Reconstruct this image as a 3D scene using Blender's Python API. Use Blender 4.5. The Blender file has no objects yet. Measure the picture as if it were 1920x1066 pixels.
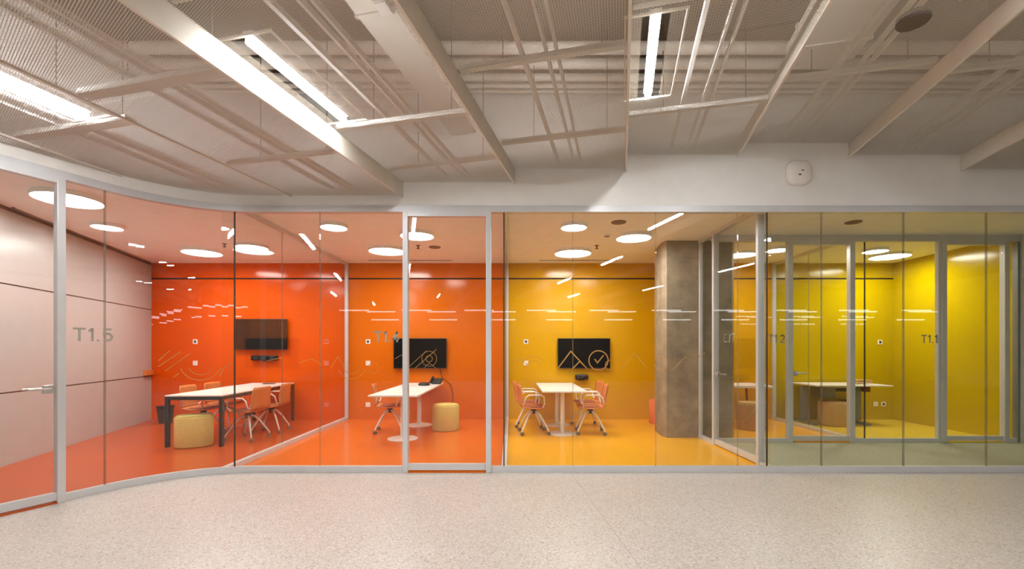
import bpy, bmesh, math, random
from mathutils import Vector, Matrix
random.seed(7)
SC = bpy.context.scene
COL = SC.collection
PI = math.pi

# ------------------------------------------------------------------ camera, world, exposure
F_PX = 850.0                                   # focal length in pixels of the 1920x1066 frame
EYE = 1.40
cam_d = bpy.data.cameras.new('camera')
cam_d.sensor_width = 36.0
cam_d.lens = F_PX / 1920.0 * 36.0
cam_d.shift_x = 2.0 / 1920.0
cam_d.shift_y = 122.0 / 1920.0
cam_d.clip_start = 0.05
cam = bpy.data.objects.new('camera', cam_d)
COL.objects.link(cam)
cam.location = (0, 0, EYE)
cam.rotation_euler = (PI / 2, 0, 0)
SC.camera = cam

world = bpy.data.worlds.new('world')
SC.world = world
world.use_nodes = True
world.node_tree.nodes['Background'].inputs[0].default_value = (1.0, 0.94, 0.86, 1)
world.node_tree.nodes['Background'].inputs[1].default_value = 0.05

SC.view_settings.view_transform = 'Standard'
SC.view_settings.look = 'None'
SC.view_settings.gamma = 1.0
SC.view_settings.use_curve_mapping = False
SC.view_settings.exposure = 0.09
SC.cycles.max_bounces = 7
SC.cycles.diffuse_bounces = 4
SC.cycles.glossy_bounces = 3
SC.cycles.transmission_bounces = 6
SC.cycles.transparent_max_bounces = 22
SC.cycles.caustics_reflective = False
SC.cycles.caustics_refractive = False
SC.cycles.sample_clamp_indirect = 6.0
SC.cycles.use_denoising = True
SC.cycles.use_adaptive_sampling = True
SC.cycles.adaptive_threshold = 0.03

HALL_LAMP = 136.0            # linear lamps of the hall
ROOM_LAMP = 41.0             # round ceiling lamps of the meeting rooms
HALL_TINT = (0.97, 1.0, 1.02)
ROOM_TINT = (1.0, 0.99, 0.95)

# ------------------------------------------------------------------ materials
def lin(c):
    return tuple(((v / 255.0) / 12.92 if v <= 10 else (((v / 255.0) + 0.055) / 1.055) ** 2.4) for v in c) + (1.0,)

MATS = {}
def new_mat(name):
    m = bpy.data.materials.new(name); m.use_nodes = True
    MATS[name] = m
    nt = m.node_tree
    return m, nt, nt.nodes, nt.links, nt.nodes['Principled BSDF']

def paint(name, rgb, rough=0.5, spec=0.5, metal=0.0, var=0.06, scale=6.0, bump=0.0, bscale=60.0, coat=0.0):
    """a painted / plastic / fabric surface with a little procedural variation"""
    m, nt, N, L, P = new_mat(name)
    tc = N.new('ShaderNodeTexCoord')
    nz = N.new('ShaderNodeTexNoise'); nz.inputs['Scale'].default_value = scale; nz.inputs['Detail'].default_value = 4
    L.new(tc.outputs['Object'], nz.inputs['Vector'])
    r = N.new('ShaderNodeValToRGB')
    c = lin(rgb)
    r.color_ramp.elements[0].position = 0.3; r.color_ramp.elements[1].position = 0.7
    r.color_ramp.elements[0].color = tuple(v * (1 - var) for v in c[:3]) + (1,)
    r.color_ramp.elements[1].color = tuple(min(1, v * (1 + var)) for v in c[:3]) + (1,)
    L.new(nz.outputs['Fac'], r.inputs['Fac']); L.new(r.outputs['Color'], P.inputs['Base Color'])
    P.inputs['Roughness'].default_value = rough
    P.inputs['Metallic'].default_value = metal
    P.inputs['Specular IOR Level'].default_value = spec
    P.inputs['Coat Weight'].default_value = coat
    P.inputs['Coat Roughness'].default_value = 0.05
    if bump:
        nb = N.new('ShaderNodeTexNoise'); nb.inputs['Scale'].default_value = bscale; nb.inputs['Detail'].default_value = 3
        L.new(tc.outputs['Object'], nb.inputs['Vector'])
        bp = N.new('ShaderNodeBump'); bp.inputs['Strength'].default_value = bump; bp.inputs['Distance'].default_value = 0.005
        L.new(nb.outputs['Fac'], bp.inputs['Height']); L.new(bp.outputs['Normal'], P.inputs['Normal'])
    return m

def glass(name, tint, refl=0.034, rough=0.0):
    """thin architectural glass: clear transmission plus Schlick mirror reflection on each face"""
    m, nt, N, L, P = new_mat(name)
    N.remove(P)
    out = N['Material Output']
    tr = N.new('ShaderNodeBsdfTransparent'); tr.inputs[0].default_value = tint + (1,)
    gl = N.new('ShaderNodeBsdfGlossy'); gl.inputs['Roughness'].default_value = rough
    lw = N.new('ShaderNodeLayerWeight'); lw.inputs['Blend'].default_value = 0.5
    pw = N.new('ShaderNodeMath'); pw.operation = 'POWER'; pw.inputs[1].default_value = 5.0
    ma = N.new('ShaderNodeMath'); ma.operation = 'MULTIPLY_ADD'; ma.inputs[1].default_value = 1 - refl; ma.inputs[2].default_value = refl
    mx = N.new('ShaderNodeMixShader')
    L.new(lw.outputs['Facing'], pw.inputs[0]); L.new(pw.outputs[0], ma.inputs[0]); L.new(ma.outputs[0], mx.inputs[0])
    L.new(tr.outputs[0], mx.inputs[1]); L.new(gl.outputs[0], mx.inputs[2]); L.new(mx.outputs[0], out.inputs['Surface'])
    return m

def film(name, rgb, alpha):
    """thin translucent print or sealant on the glass"""
    m, nt, N, L, P = new_mat(name)
    nz = N.new('ShaderNodeTexNoise'); nz.inputs['Scale'].default_value = 40
    r = N.new('ShaderNodeMapRange'); r.inputs['To Min'].default_value = alpha * 0.94; r.inputs['To Max'].default_value = alpha * 1.04
    L.new(nz.outputs['Fac'], r.inputs['Value']); L.new(r.outputs['Result'], P.inputs['Alpha'])
    P.inputs['Base Color'].default_value = lin(rgb); P.inputs['Roughness'].default_value = 0.6
    return m

def emit(name, rgb, strength):
    m, nt, N, L, P = new_mat(name)
    nz = N.new('ShaderNodeTexNoise'); nz.inputs['Scale'].default_value = 3
    r = N.new('ShaderNodeMapRange'); r.inputs['To Min'].default_value = strength * 0.97; r.inputs['To Max'].default_value = strength * 1.03
    L.new(nz.outputs['Fac'], r.inputs['Value']); L.new(r.outputs['Result'], P.inputs['Emission Strength'])
    P.inputs['Base Color'].default_value = (0.8, 0.8, 0.8, 1)
    P.inputs['Emission Color'].default_value = rgb + (1,)
    return m

def terrazzo(name, base, light, dark, warm, scale=95.0, rough=0.35):
    m, nt, N, L, P = new_mat(name)
    tc = N.new('ShaderNodeTexCoord')
    vo = N.new('ShaderNodeTexVoronoi'); vo.inputs['Scale'].default_value = scale
    L.new(tc.outputs['Object'], vo.inputs['Vector'])
    sx = N.new('ShaderNodeSeparateColor'); L.new(vo.outputs['Color'], sx.inputs[0])
    r = N.new('ShaderNodeValToRGB'); cr = r.color_ramp; cr.interpolation = 'CONSTANT'
    cr.elements[0].position = 0.0; cr.elements[0].color = lin(base)
    cr.elements[1].position = 0.55; cr.elements[1].color = lin(light)
    for pos, col in ((0.74, base), (0.80, warm), (0.90, dark), (0.96, base)):
        e = cr.elements.new(pos); e.color = lin(col)
    L.new(sx.outputs['Red'], r.inputs['Fac'])
    big = N.new('ShaderNodeTexNoise'); big.inputs['Scale'].default_value = 0.9; big.inputs['Detail'].default_value = 3
    L.new(tc.outputs['Object'], big.inputs['Vector'])
    mr = N.new('ShaderNodeMapRange'); mr.inputs['To Min'].default_value = 0.93; mr.inputs['To Max'].default_value = 1.06
    L.new(big.outputs['Fac'], mr.inputs['Value'])
    mul = N.new('ShaderNodeVectorMath'); mul.operation = 'SCALE'
    L.new(r.outputs['Color'], mul.inputs[0]); L.new(mr.outputs['Result'], mul.inputs['Scale'])
    L.new(mul.outputs[0], P.inputs['Base Color'])
    P.inputs['Roughness'].default_value = rough
    P.inputs['Specular IOR Level'].default_value = 0.35
    return m

def expanded_metal(name, rgb, pitch_u=0.034, pitch_v=0.014, strand=0.20):
    """painted expanded metal: diamond openings cut by alpha, too fine to model one by one"""
    m, nt, N, L, P = new_mat(name)
    tc = N.new('ShaderNodeTexCoord'); sp = N.new('ShaderNodeSeparateXYZ')
    L.new(tc.outputs['Object'], sp.inputs[0])
    def math_(op, a, b=None):
        n = N.new('ShaderNodeMath'); n.operation = op
        for i, v in enumerate((a, b)):
            if v is None: continue
            if isinstance(v, (int, float)): n.inputs[i].default_value = v
            else: L.new(v, n.inputs[i])
        return n.outputs[0]
    u = math_('DIVIDE', sp.outputs['X'], pitch_u); v = math_('DIVIDE', sp.outputs['Y'], pitch_v)
    a = math_('FRACT', math_('ADD', u, v)); b = math_('FRACT', math_('SUBTRACT', u, v))
    sa = math_('LESS_THAN', a, strand); sb = math_('LESS_THAN', b, strand)
    solid = math_('MAXIMUM', sa, sb)
    P.inputs['Base Color'].default_value = lin(rgb)
    P.inputs['Roughness'].default_value = 0.55
    L.new(solid, P.inputs['Alpha'])
    return m

def concrete(name, rgb):
    m, nt, N, L, P = new_mat(name)
    tc = N.new('ShaderNodeTexCoord')
    n1 = N.new('ShaderNodeTexNoise'); n1.inputs['Scale'].default_value = 3.2; n1.inputs['Detail'].default_value = 8; n1.inputs['Roughness'].default_value = 0.65
    L.new(tc.outputs['Object'], n1.inputs['Vector'])
    r = N.new('ShaderNodeValToRGB'); c = lin(rgb)
    r.color_ramp.elements[0].position = 0.32; r.color_ramp.elements[0].color = tuple(v * 0.62 for v in c[:3]) + (1,)
    r.color_ramp.elements[1].position = 0.68; r.color_ramp.elements[1].color = tuple(v * 1.25 for v in c[:3]) + (1,)
    L.new(n1.outputs['Fac'], r.inputs['Fac']); L.new(r.outputs['Color'], P.inputs['Base Color'])
    bp = N.new('ShaderNodeBump'); bp.inputs['Strength'].default_value = 0.15
    L.new(n1.outputs['Fac'], bp.inputs['Height']); L.new(bp.outputs['Normal'], P.inputs['Normal'])
    P.inputs['Roughness'].default_value = 0.6
    return m

M_TERR = terrazzo('terrazzo', (201, 192, 183), (216, 208, 201), (172, 159, 148), (191, 174, 160))
M_JOINT = paint('floor_joint', (190, 172, 154), 0.7)
M_ALCOVE = terrazzo('alcove_shaded_terrazzo', (166, 164, 140), (184, 182, 160), (144, 142, 118), (172, 164, 138), 120.0, 0.8)  # hall terrazzo, with alcove shade and green glass tint put into its colour
M_FASCIA = paint('fascia_paint', (243, 238, 232), 0.6, var=0.02)
M_TRIM = paint('aluminium_trim', (214, 212, 212), 0.35, metal=0.15, var=0.03)
M_MESH = expanded_metal('expanded_metal', (211, 203, 191))
M_CEILSTEEL = paint('ceiling_steel', (222, 212, 198), 0.5, var=0.04)
M_CARRIER = paint('carrier_paint', (248, 244, 236), 0.5, var=0.03)
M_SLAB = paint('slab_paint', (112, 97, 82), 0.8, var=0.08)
M_PIPE = paint('pipe_paint', (230, 218, 204), 0.5, var=0.04)
M_ROD = paint('dark_rod', (90, 78, 68), 0.5)
M_HALLWALL = paint('hall_wall_paint', (214, 208, 200), 0.7)
M_HALLBACK = paint('hall_back_paint', (128, 116, 104), 0.7)
M_ROOMCEIL = paint('room_ceiling_paint', (243, 241, 236), 0.7, var=0.02)
M_W5 = paint('wall_red_orange', (228, 86, 3), 0.14, spec=0.35, var=0.04, scale=1.2)
M_W4 = paint('wall_orange', (214, 107, 2), 0.14, spec=0.35, var=0.04, scale=1.2)
M_W3 = paint('wall_amber', (215, 161, 1), 0.16, spec=0.35, var=0.03, scale=1.2)
M_W2 = paint('wall_golden', (210, 154, 2), 0.16, spec=0.35, var=0.03, scale=1.2)
M_W1 = paint('wall_yellow', (192, 164, 2), 0.16, spec=0.35, var=0.03, scale=1.2)
M_F5 = paint('floor_red_orange', (190, 79, 20), 0.22, spec=0.35, var=0.04, scale=1.0)
M_F4 = paint('floor_orange', (218, 108, 18), 0.22, spec=0.35, var=0.04, scale=1.0)
M_F3 = paint('floor_amber', (238, 172, 14), 0.22, spec=0.35, var=0.04, scale=1.0)
M_F2 = paint('floor_golden', (244, 172, 36), 0.22, var=0.04, scale=1.0)
M_F1 = paint('floor_yellow', (232, 200, 60), 0.22, var=0.04, scale=1.0)
M_BOARD = paint('white_board', (187, 186, 182), 0.25, var=0.02)
M_GAP = paint('dark_gap', (46, 34, 26), 0.8)
M_GAPW = paint('pale_gap', (126, 98, 84), 0.8)
M_CONC = concrete('raw_concrete', (154, 138, 114))
M_GLASS = glass('clear_glass', (0.985, 0.99, 0.98))
M_GLASSG = glass('green_glass', (0.965, 0.98, 0.94))
M_SEAL = film('clear_sealant', (150, 130, 110), 0.22)
M_SEALM = film('grey_sealant', (120, 106, 84), 0.36)
M_SEALD = film('dark_sealant', (72, 58, 42), 0.85)
M_VINYL = paint('frosted_vinyl', (168, 164, 150), 0.6, var=0.03)
M_ART = film('line_art_vinyl', (226, 172, 92), 0.55)
M_WHITE = paint('white_laminate', (240, 232, 224), 0.35, var=0.02)
M_WSTEEL = paint('white_steel', (236, 228, 220), 0.35, var=0.02)
M_BLACK = paint('black_steel', (34, 30, 28), 0.45, var=0.1)
M_SCREEN = paint('black_screen', (14, 13, 14), 0.08, var=0.1)
M_PLASTIC = paint('black_plastic', (22, 21, 21), 0.4, var=0.1)
M_BIN = paint('grey_bin', (58, 54, 52), 0.5, var=0.1)
M_CHAIR = paint('orange_shell', (214, 128, 66), 0.45, var=0.05)
M_CHAIRD = paint('seat_pad', (168, 92, 46), 0.8, var=0.08, bump=0.2)
M_CASTOR = paint('grey_castor', (120, 110, 100), 0.5)
M_POUF = paint('mustard_fabric', (214, 188, 104), 0.9, var=0.07, scale=30, bump=0.35, bscale=220)
M_POUFD = paint('tan_fabric', (196, 156, 96), 0.9, var=0.07, scale=30, bump=0.35, bscale=220)
M_POUFO = paint('coral_fabric', (226, 120, 60), 0.9, var=0.07, scale=30, bump=0.35, bscale=220)
M_GREYST = paint('grey_steel', (136, 138, 134), 0.4, metal=0.2, var=0.05)
M_WOODLEG = paint('brown_wood', (120, 62, 28), 0.5, var=0.15, scale=12)
M_CHROME = paint('satin_steel', (220, 214, 208), 0.25, metal=0.6)
M_GRILLE = paint('grille_grey', (128, 106, 88), 0.7)
M_LAMPH = emit('hall_lamp_glow', HALL_TINT, HALL_LAMP)
M_LAMPP = emit('pendant_glow', HALL_TINT, 7.0)
M_LAMPR = emit('room_lamp_glow', ROOM_TINT, ROOM_LAMP)

# ------------------------------------------------------------------ helpers
def tag(o, label=None, cat=None, group=None, kind=None):
    if label: o['label'] = label
    if cat: o['category'] = cat
    if group: o['group'] = group
    if kind: o['kind'] = kind
    return o

def empty(name, loc=(0, 0, 0), rz=0.0, label=None, cat=None, group=None, kind=None, parent=None):
    o = bpy.data.objects.new(name, None); COL.objects.link(o)
    o.empty_display_size = 0.1
    o.location = loc; o.rotation_euler = (0, 0, rz)
    if parent: o.parent = parent
    return tag(o, label, cat, group, kind)

class MB:
    """collects shapes in one mesh"""
    def __init__(s): s.v = []; s.f = []; s.sm = []
    def add(s, vs, fs, smooth=False):
        b = len(s.v); s.v += [tuple(v) for v in vs]
        for f in fs: s.f.append([b + i for i in f]); s.sm.append(smooth)
        return s
    def box(s, c, d, rz=0.0, rx=0.0, ry=0.0, bev=0.0):
        bm = bmesh.new(); bmesh.ops.create_cube(bm, size=1.0)
        bmesh.ops.scale(bm, vec=d, verts=bm.verts)
        if bev > 0: bmesh.ops.bevel(bm, geom=list(bm.edges), offset=bev, segments=2, affect='EDGES', profile=0.5)
        bm.transform(Matrix.Translation(c) @ Matrix.Rotation(rz, 4, 'Z') @ Matrix.Rotation(ry, 4, 'Y') @ Matrix.Rotation(rx, 4, 'X'))
        bm.verts.index_update()
        s.add([v.co for v in bm.verts], [[v.index for v in f.verts] for f in bm.faces]); bm.free()
        return s
    def span(s, a, b, bev=0.0):
        return s.box([(a[i] + b[i]) / 2 for i in range(3)], [abs(b[i] - a[i]) for i in range(3)], bev=bev)
    def prism(s, poly, z0, z1):
        n = len(poly)
        vs = [(p[0], p[1], z0) for p in poly] + [(p[0], p[1], z1) for p in poly]
        fs = [list(range(n - 1, -1, -1)), list(range(n, 2 * n))] + [[i, (i + 1) % n, n + (i + 1) % n, n + i] for i in range(n)]
        return s.add(vs, fs)
    def sheet2(s, poly, z0, z1):
        """two parallel faces (a sheet with depth, open rim)"""
        n = len(poly)
        return s.add([(p[0], p[1], z0) for p in poly] + [(p[0], p[1], z1) for p in poly],
                     [list(range(n - 1, -1, -1)), list(range(n, 2 * n))])
    def lathe(s, prof, c=(0, 0, 0), n=28, smooth=True, sq=0.0):
        vs = []; fs = []
        for r, z in prof:
            for k in range(n):
                a = 2 * PI * k / n
                rr = r
                if sq: rr = r / ((abs(math.cos(a)) ** sq + abs(math.sin(a)) ** sq) ** (1.0 / sq))
                vs.append((c[0] + rr * math.cos(a), c[1] + rr * math.sin(a), c[2] + z))
        for i in range(len(prof) - 1):
            for k in range(n):
                fs.append([i * n + k, i * n + (k + 1) % n, (i + 1) * n + (k + 1) % n, (i + 1) * n + k])
        s.add(vs, fs, smooth)
        s.add(vs[:n], [list(range(n - 1, -1, -1))]); s.add(vs[-n:], [list(range(n))])
        return s
    def tube(s, pts, r, n=8, smooth=True):
        pts = [Vector(p) for p in pts]; vs = []; fs = []
        up = Vector((0, 0, 1))
        for i, p in enumerate(pts):
            t = (pts[min(i + 1, len(pts) - 1)] - pts[max(i - 1, 0)]).normalized()
            a = up.cross(t)
            if a.length < 0.05: a = Vector((1, 0, 0)).cross(t)
            a.normalize(); b = t.cross(a)
            rr = r[i] if isinstance(r, (list, tuple)) else r
            for k in range(n):
                th = 2 * PI * k / n
                vs.append(p + a * (rr * math.cos(th)) + b * (rr * math.sin(th)))
        for i in range(len(pts) - 1):
            for k in range(n):
                fs.append([i * n + k, i * n + (k + 1) % n, (i + 1) * n + (k + 1) % n, (i + 1) * n + k])
        s.add(vs, fs, smooth)
        s.add(vs[:n], [list(range(n - 1, -1, -1))]); s.add(vs[-n:], [list(range(n))])
        return s
    def ribbon(s, pts, z0, z1, o0, o1):
        """wall along a plan polyline; offsets are to the right of the walking direction"""
        nr = []
        for i in range(len(pts)):
            a = Vector(pts[max(i - 1, 0)]); b = Vector(pts[min(i + 1, len(pts) - 1)])
            d = (b - a).normalized(); nr.append(Vector((d.y, -d.x)))
        vs = []
        for i, p in enumerate(pts):
            P = Vector(p)
            for o, z in ((o0, z0), (o1, z0), (o1, z1), (o0, z1)):
                q = P + nr[i] * o; vs.append((q.x, q.y, z))
        fs = []
        for i in range(len(pts) - 1):
            for k in range(4):
                fs.append([i * 4 + k, (i + 1) * 4 + k, (i + 1) * 4 + (k + 1) % 4, i * 4 + (k + 1) % 4])
        m = (len(pts) - 1) * 4
        fs += [[0, 1, 2, 3], [m + 3, m + 2, m + 1, m]]
        return s.add(vs, fs)
    def mesh(s, name, mat):
        me = bpy.data.meshes.new(name); me.from_pydata(s.v, [], s.f)
        me.polygons.foreach_set('use_smooth', s.sm)
        if mat: me.materials.append(mat)
        bm = bmesh.new(); bm.from_mesh(me); bmesh.ops.recalc_face_normals(bm, faces=bm.faces); bm.to_mesh(me); bm.free()
        me.update(); return me
    def build(s, name, mat, parent=None, label=None, cat=None, group=None, kind=None, loc=None, rz=0.0):
        o = bpy.data.objects.new(name, s.mesh(name, mat)); COL.objects.link(o)
        if parent: o.parent = parent
        if loc: o.location = loc
        o.rotation_euler = (0, 0, rz)
        return tag(o, label, cat, group, kind)

def copy_tree(o, parent=None):
    c = o.copy(); COL.objects.link(c)
    if parent: c.parent = parent
    for ch in list(o.children): copy_tree(ch, c)
    return c

def clip(poly, f):
    """keep the side of the polygon where f(p) >= 0"""
    out = []
    for i in range(len(poly)):
        a, b = poly[i], poly[(i + 1) % len(poly)]
        fa, fb = f(a), f(b)
        if fa >= 0: out.append(a)
        if (fa >= 0) != (fb >= 0):
            t = fa / (fa - fb); out.append((a[0] + (b[0] - a[0]) * t, a[1] + (b[1] - a[1]) * t))
    return out

# ------------------------------------------------------------------ plan of the place
YF = 5.20          # glazed front
YB = 9.08          # back wall of the rooms
YA = 6.87          # set-back front of the two rooms behind the alcove
HD = 2.97          # head of the glazing
RC = 3.13          # ceiling of the rooms
ARC_C = (-2.88, YF - 1.25); ARC_R = 1.25; ARC_A = math.radians(65); ARC_L = ARC_R * ARC_A
AE = (ARC_C[0] - ARC_R * math.sin(ARC_A), ARC_C[1] + ARC_R * math.cos(ARC_A))
SD = (-math.cos(ARC_A), -math.sin(ARC_A))
def front(u):
    if u >= 0: return (ARC_C[0] + u, YF)
    if u >= -ARC_L:
        a = -u / ARC_R
        return (ARC_C[0] - ARC_R * math.sin(a), ARC_C[1] + ARC_R * math.cos(a))
    t = -u - ARC_L
    return (AE[0] + SD[0] * t, AE[1] + SD[1] * t)
def fpath(u0, u1):
    n = 2
    if u0 < 0 and u1 > -ARC_L: n = max(2, int((min(u1, 0) - max(u0, -ARC_L)) / 0.06) + 2)
    us = [u0]
    if u0 < -ARC_L < u1: us.append(-ARC_L)
    a, b = max(u0, -ARC_L), min(u1, 0)
    if b > a:
        k = max(2, int((b - a) / 0.06)); us += [a + (b - a) * i / k for i in range(1, k + 1)]
    if u1 > 0: us.append(u1)
    elif us[-1] < u1 - 1e-6: us.append(u1)
    o = []
    for u in us:
        if not o or abs(u - o[-1]) > 1e-5: o.append(u)
    return [front(u) for u in o]
def U(x): return x - ARC_C[0]
U_END = -3.70
UR = U(9.6)
def lw(y): return -7.2 + (YB - y) * 0.3054        # plan line of the white panelled wall in the leftmost room
X54, X43, X32, X21, XR = -3.28, -0.08, 3.00, 5.25, 7.66

# ------------------------------------------------------------------ floors
hall_poly = [(-10.5, -10), (19.6, -10), (19.6, YF)] + [front(UR)] + list(reversed(fpath(-13.5, 0.0)))
fl = MB().prism(hall_poly, -0.12, 0.0).build('floor', M_TERR, None, 'pale speckled terrazzo floor of the hall in front of the glass', 'floor', kind='structure')
def strip_poly(a, b, w):
    d = Vector((b[0] - a[0], b[1] - a[1])).normalized(); n = Vector((-d.y, d.x)) * w / 2
    return [(a[0] + n.x, a[1] + n.y), (b[0] + n.x, b[1] + n.y), (b[0] - n.x, b[1] - n.y), (a[0] - n.x, a[1] - n.y)]
MB().prism(strip_poly((0.68, 5.12), (1.02, 0.2), 0.006), -0.004, 0.0008).build('joint_line', M_JOINT, fl)

p5 = fpath(U_END, U(X54) if U(X54) >= 0 else -0.41) + [(X54, YB), (lw(YB), YB), (lw(2.2), 2.2)]
MB().prism(p5, -0.12, 0.002).build('floor', M_F5, None, 'glossy red-orange resin floor of the leftmost room with the curved glass', 'floor', kind='structure')
MB().prism(fpath(-0.41, U(X43)) + [(X43, YB), (X54, YB)], -0.12, 0.002).build('floor', M_F4, None, 'glossy orange resin floor of the room marked T1.4', 'floor', kind='structure')
MB().prism([(X43, YF), (X32, YF), (X32, YB), (X43, YB)], -0.12, 0.002).build('floor', M_F3, None, 'glossy amber resin floor around the concrete pillar', 'floor', kind='structure')
MB().prism([(X32, YF), (9.6, YF), (9.6, YA), (X32, YA)], -0.12, 0.0).build('floor', M_ALCOVE, None, 'speckled terrazzo floor of the glazed alcove, shade and glass tint in its grey-green colour', 'floor', kind='structure')
MB().prism([(X32, YA), (X21, YA), (X21, YB), (X32, YB)], -0.12, 0.002).build('floor', M_F2, None, 'golden resin floor of the small room behind the pillar', 'floor', kind='structure')
MB().prism([(X21, YA), (XR, YA), (XR, YB), (X21, YB)], -0.12, 0.002).build('floor', M_F1, None, 'yellow resin floor of the room marked T1.1', 'floor', kind='structure')

# ------------------------------------------------------------------ walls of the rooms
def back_wall(name, x0, x1, mat, label):
    w = empty(name, (0, 0, 0), 0, label, 'wall', kind='structure')
    MB().span((x0, YB + 0.02, 0.0), (x1, YB + 0.14, RC)).build('backing', M_GAP, w)
    MB().span((x0, YB, 0.0), (x1, YB + 0.03, 2.805)).build('panel', mat, w)
    MB().span((x0, YB, 2.835), (x1, YB + 0.03, RC)).build('panel', mat, w)
back_wall('wall_back', lw(YB) - 0.1, X54, M_W5, 'glossy red-orange back wall of the room with the curved glass')
back_wall('wall_back', X54, X43, M_W4, 'glossy orange back wall of the room marked T1.4')
back_wall('wall_back', X43, X32, M_W3, 'glossy amber back wall behind the short white table')
back_wall('wall_back', X32, X21, M_W2, 'golden back wall of the small room behind the pillar')
back_wall('wall_back', X21, XR + 0.1, M_W1, 'yellow back wall behind the desk with grey steel legs')

# white panelled wall of the leftmost room
wl = empty('wall_left', (0, 0, 0), 0, 'white panelled wall with two horizontal joints in the red-orange room', 'wall', kind='structure')
ya, yb = 1.6, YB
pts = [(lw(ya), ya), (lw(yb), yb)]
MB().ribbon(pts, 0, RC, -0.14, -0.012).build('backing', M_GAPW, wl)
for z0, z1 in ((0.0, 0.868), (0.886, 2.185), (2.203, 3.085)):
    MB().ribbon(pts, z0, z1, -0.02, 0.0).build('panel', M_BOARD, wl)
MB().ribbon([(lw(YB - 0.34) + 0.002, YB - 0.34), (lw(YB - 0.05) + 0.002, YB - 0.05)], 0.90, 1.0, 0.0, 0.06).build('pen_tray', M_CHAIR, wl)

wr = MB().span((XR, YA + 0.05, 0), (XR + 0.12, YB, RC)).build('wall_right', M_W1, None, 'yellow side wall at the far end of the room marked T1.1', 'wall', kind='structure')
MB().span((X32 + 0.26, 8.02, 0), (X32 + 0.36, YB, RC)).build('wall_inner', M_W3, None, 'amber wall between the pillar and the back wall', 'wall', kind='structure')
MB().span((XR + 0.02, YA - 0.06, 0), (9.6, YA + 0.06, RC)).build('wall_alcove', M_HALLWALL, None, 'plain grey wall ending the glazed alcove', 'wall', kind='structure')

# concrete pillar
pl = [(2.475, 7.20), (3.51, 7.20), (3.60, 7.32), (3.60, 7.88), (3.48, 8.02), (2.62, 8.02), (2.50, 7.88), (2.44, 7.34)]
MB().prism(pl, 0, RC).build('concrete_pillar', M_CONC, None, 'raw concrete pillar with mottled faces standing on the amber floor', 'pillar', kind='structure')

# ceiling of the rooms
rc_poly = [(p[0] - 0.05, p[1] + 0.05) for p in fpath(U_END + 0.1, UR)] + [(9.6, YB), (lw(YB), YB), (lw(2.3), 2.3)]
MB().prism(rc_poly, RC, RC + 0.10).build('ceiling', M_ROOMCEIL, None, 'smooth white plaster ceiling of the coloured meeting rooms', 'ceiling', kind='structure')

# ------------------------------------------------------------------ fascia and hall shell
MB().ribbon(fpath(U_END, UR), 3.05, 4.5, -0.10, 0.0).build('wall_front', M_FASCIA, None, 'pale plaster wall above the curved and straight glass', 'wall', kind='structure')
tr = empty('trim_1', (0, 0, 0), 0, 'stepped metal head trim running above all the glass', 'trim', kind='structure')
MB().ribbon(fpath(U_END, UR), 3.012, 3.05, -0.06, 0.012).build('upper_step', M_TRIM, tr)
MB().ribbon(fpath(U_END, UR), HD, 3.012, -0.05, 0.028).build('lower_step', M_TRIM, tr)
MB().ribbon(fpath(-13.5, U_END), 0, 4.5, -0.10, 0.0).build('wall_hall', M_HALLWALL, None, 'plain hall wall continuing past the curved glass', 'wall', kind='structure')
MB().prism([(9.6, YF - 0.0), (19.6, YF), (19.6, -10), (19.72, -10), (19.72, YF + 0.12), (9.72, YF + 0.12), (9.72, YA), (9.6, YA)], 0, 4.5).build('wall_hall', M_HALLWALL, None, 'plain wall at the far end of the hall and alcove', 'wall', kind='structure')
MB().span((-10.5, -10.12, 0), (19.72, -10.0, 4.5)).build('wall_hall', M_HALLBACK, None, 'plain hall wall facing the row of glass rooms', 'wall', kind='structure')
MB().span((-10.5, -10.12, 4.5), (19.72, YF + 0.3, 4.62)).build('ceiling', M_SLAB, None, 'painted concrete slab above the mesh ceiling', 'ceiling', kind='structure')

# ------------------------------------------------------------------ suspended mesh ceiling
TAN = 0.2438; ANG = math.atan(TAN); CA, SA = math.cos(ANG), math.sin(ANG)
MOD = 1.28; S0 = 0.04
HEIGHT = {-6: 3.154, -5: 3.154, -4: 3.154, -3: 3.154, -2: 3.154, -1: 3.307, 0: 3.46, 1: 3.62, 2: 3.753, 3: 3.62, 4: 3.46, 5: 3.307, 6: 3.154, 7: 3.154}
def s_of(p): return p[0] - TAN * (p[1] - YF)
def xy(s, y): return (s + TAN * (y - YF), y)
def loc2(p):                                   # world plan -> ceiling-local (across, along)
    return (p[0] * CA - (p[1] - YF) * SA, p[0] * SA + (p[1] - YF) * CA)
def s2u(s): return s * CA                      # a strip line s=const is u=const in the local frame
bound = [front(U_END - 9.5)] + fpath(U_END, UR)
def front_y(s):
    for a, b in zip(bound, bound[1:]):
        sa, sb = s_of(a), s_of(b)
        if sa <= s <= sb:
            t = (s - sa) / (sb - sa) if sb > sa else 0
            return a[1] + (b[1] - a[1]) * t
    return YF
mesh_ceiling = empty('ceiling', (0, YF, 0), -ANG, 'stepped suspended ceiling of pale expanded metal mesh over the hall', 'ceiling', kind='structure')
YBACK = -9.9
def bar(name, u0, v0, u1, v1, w, z0, z1, mat=None):
    d = Vector((u1 - u0, v1 - v0)).normalized(); n = Vector((-d.y, d.x)) * w / 2
    poly = [(u0 + n.x, v0 + n.y), (u1 + n.x, v1 + n.y), (u1 - n.x, v1 - n.y), (u0 - n.x, v0 - n.y)]
    return MB().prism(poly, z0, z1).build(name, mat or M_CEILSTEEL, mesh_ceiling)
rod_mesh = MB().tube([(0, 0, 0), (0, 0, 1)], 0.004, 6).mesh('hanger_rod', M_ROD)
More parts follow.
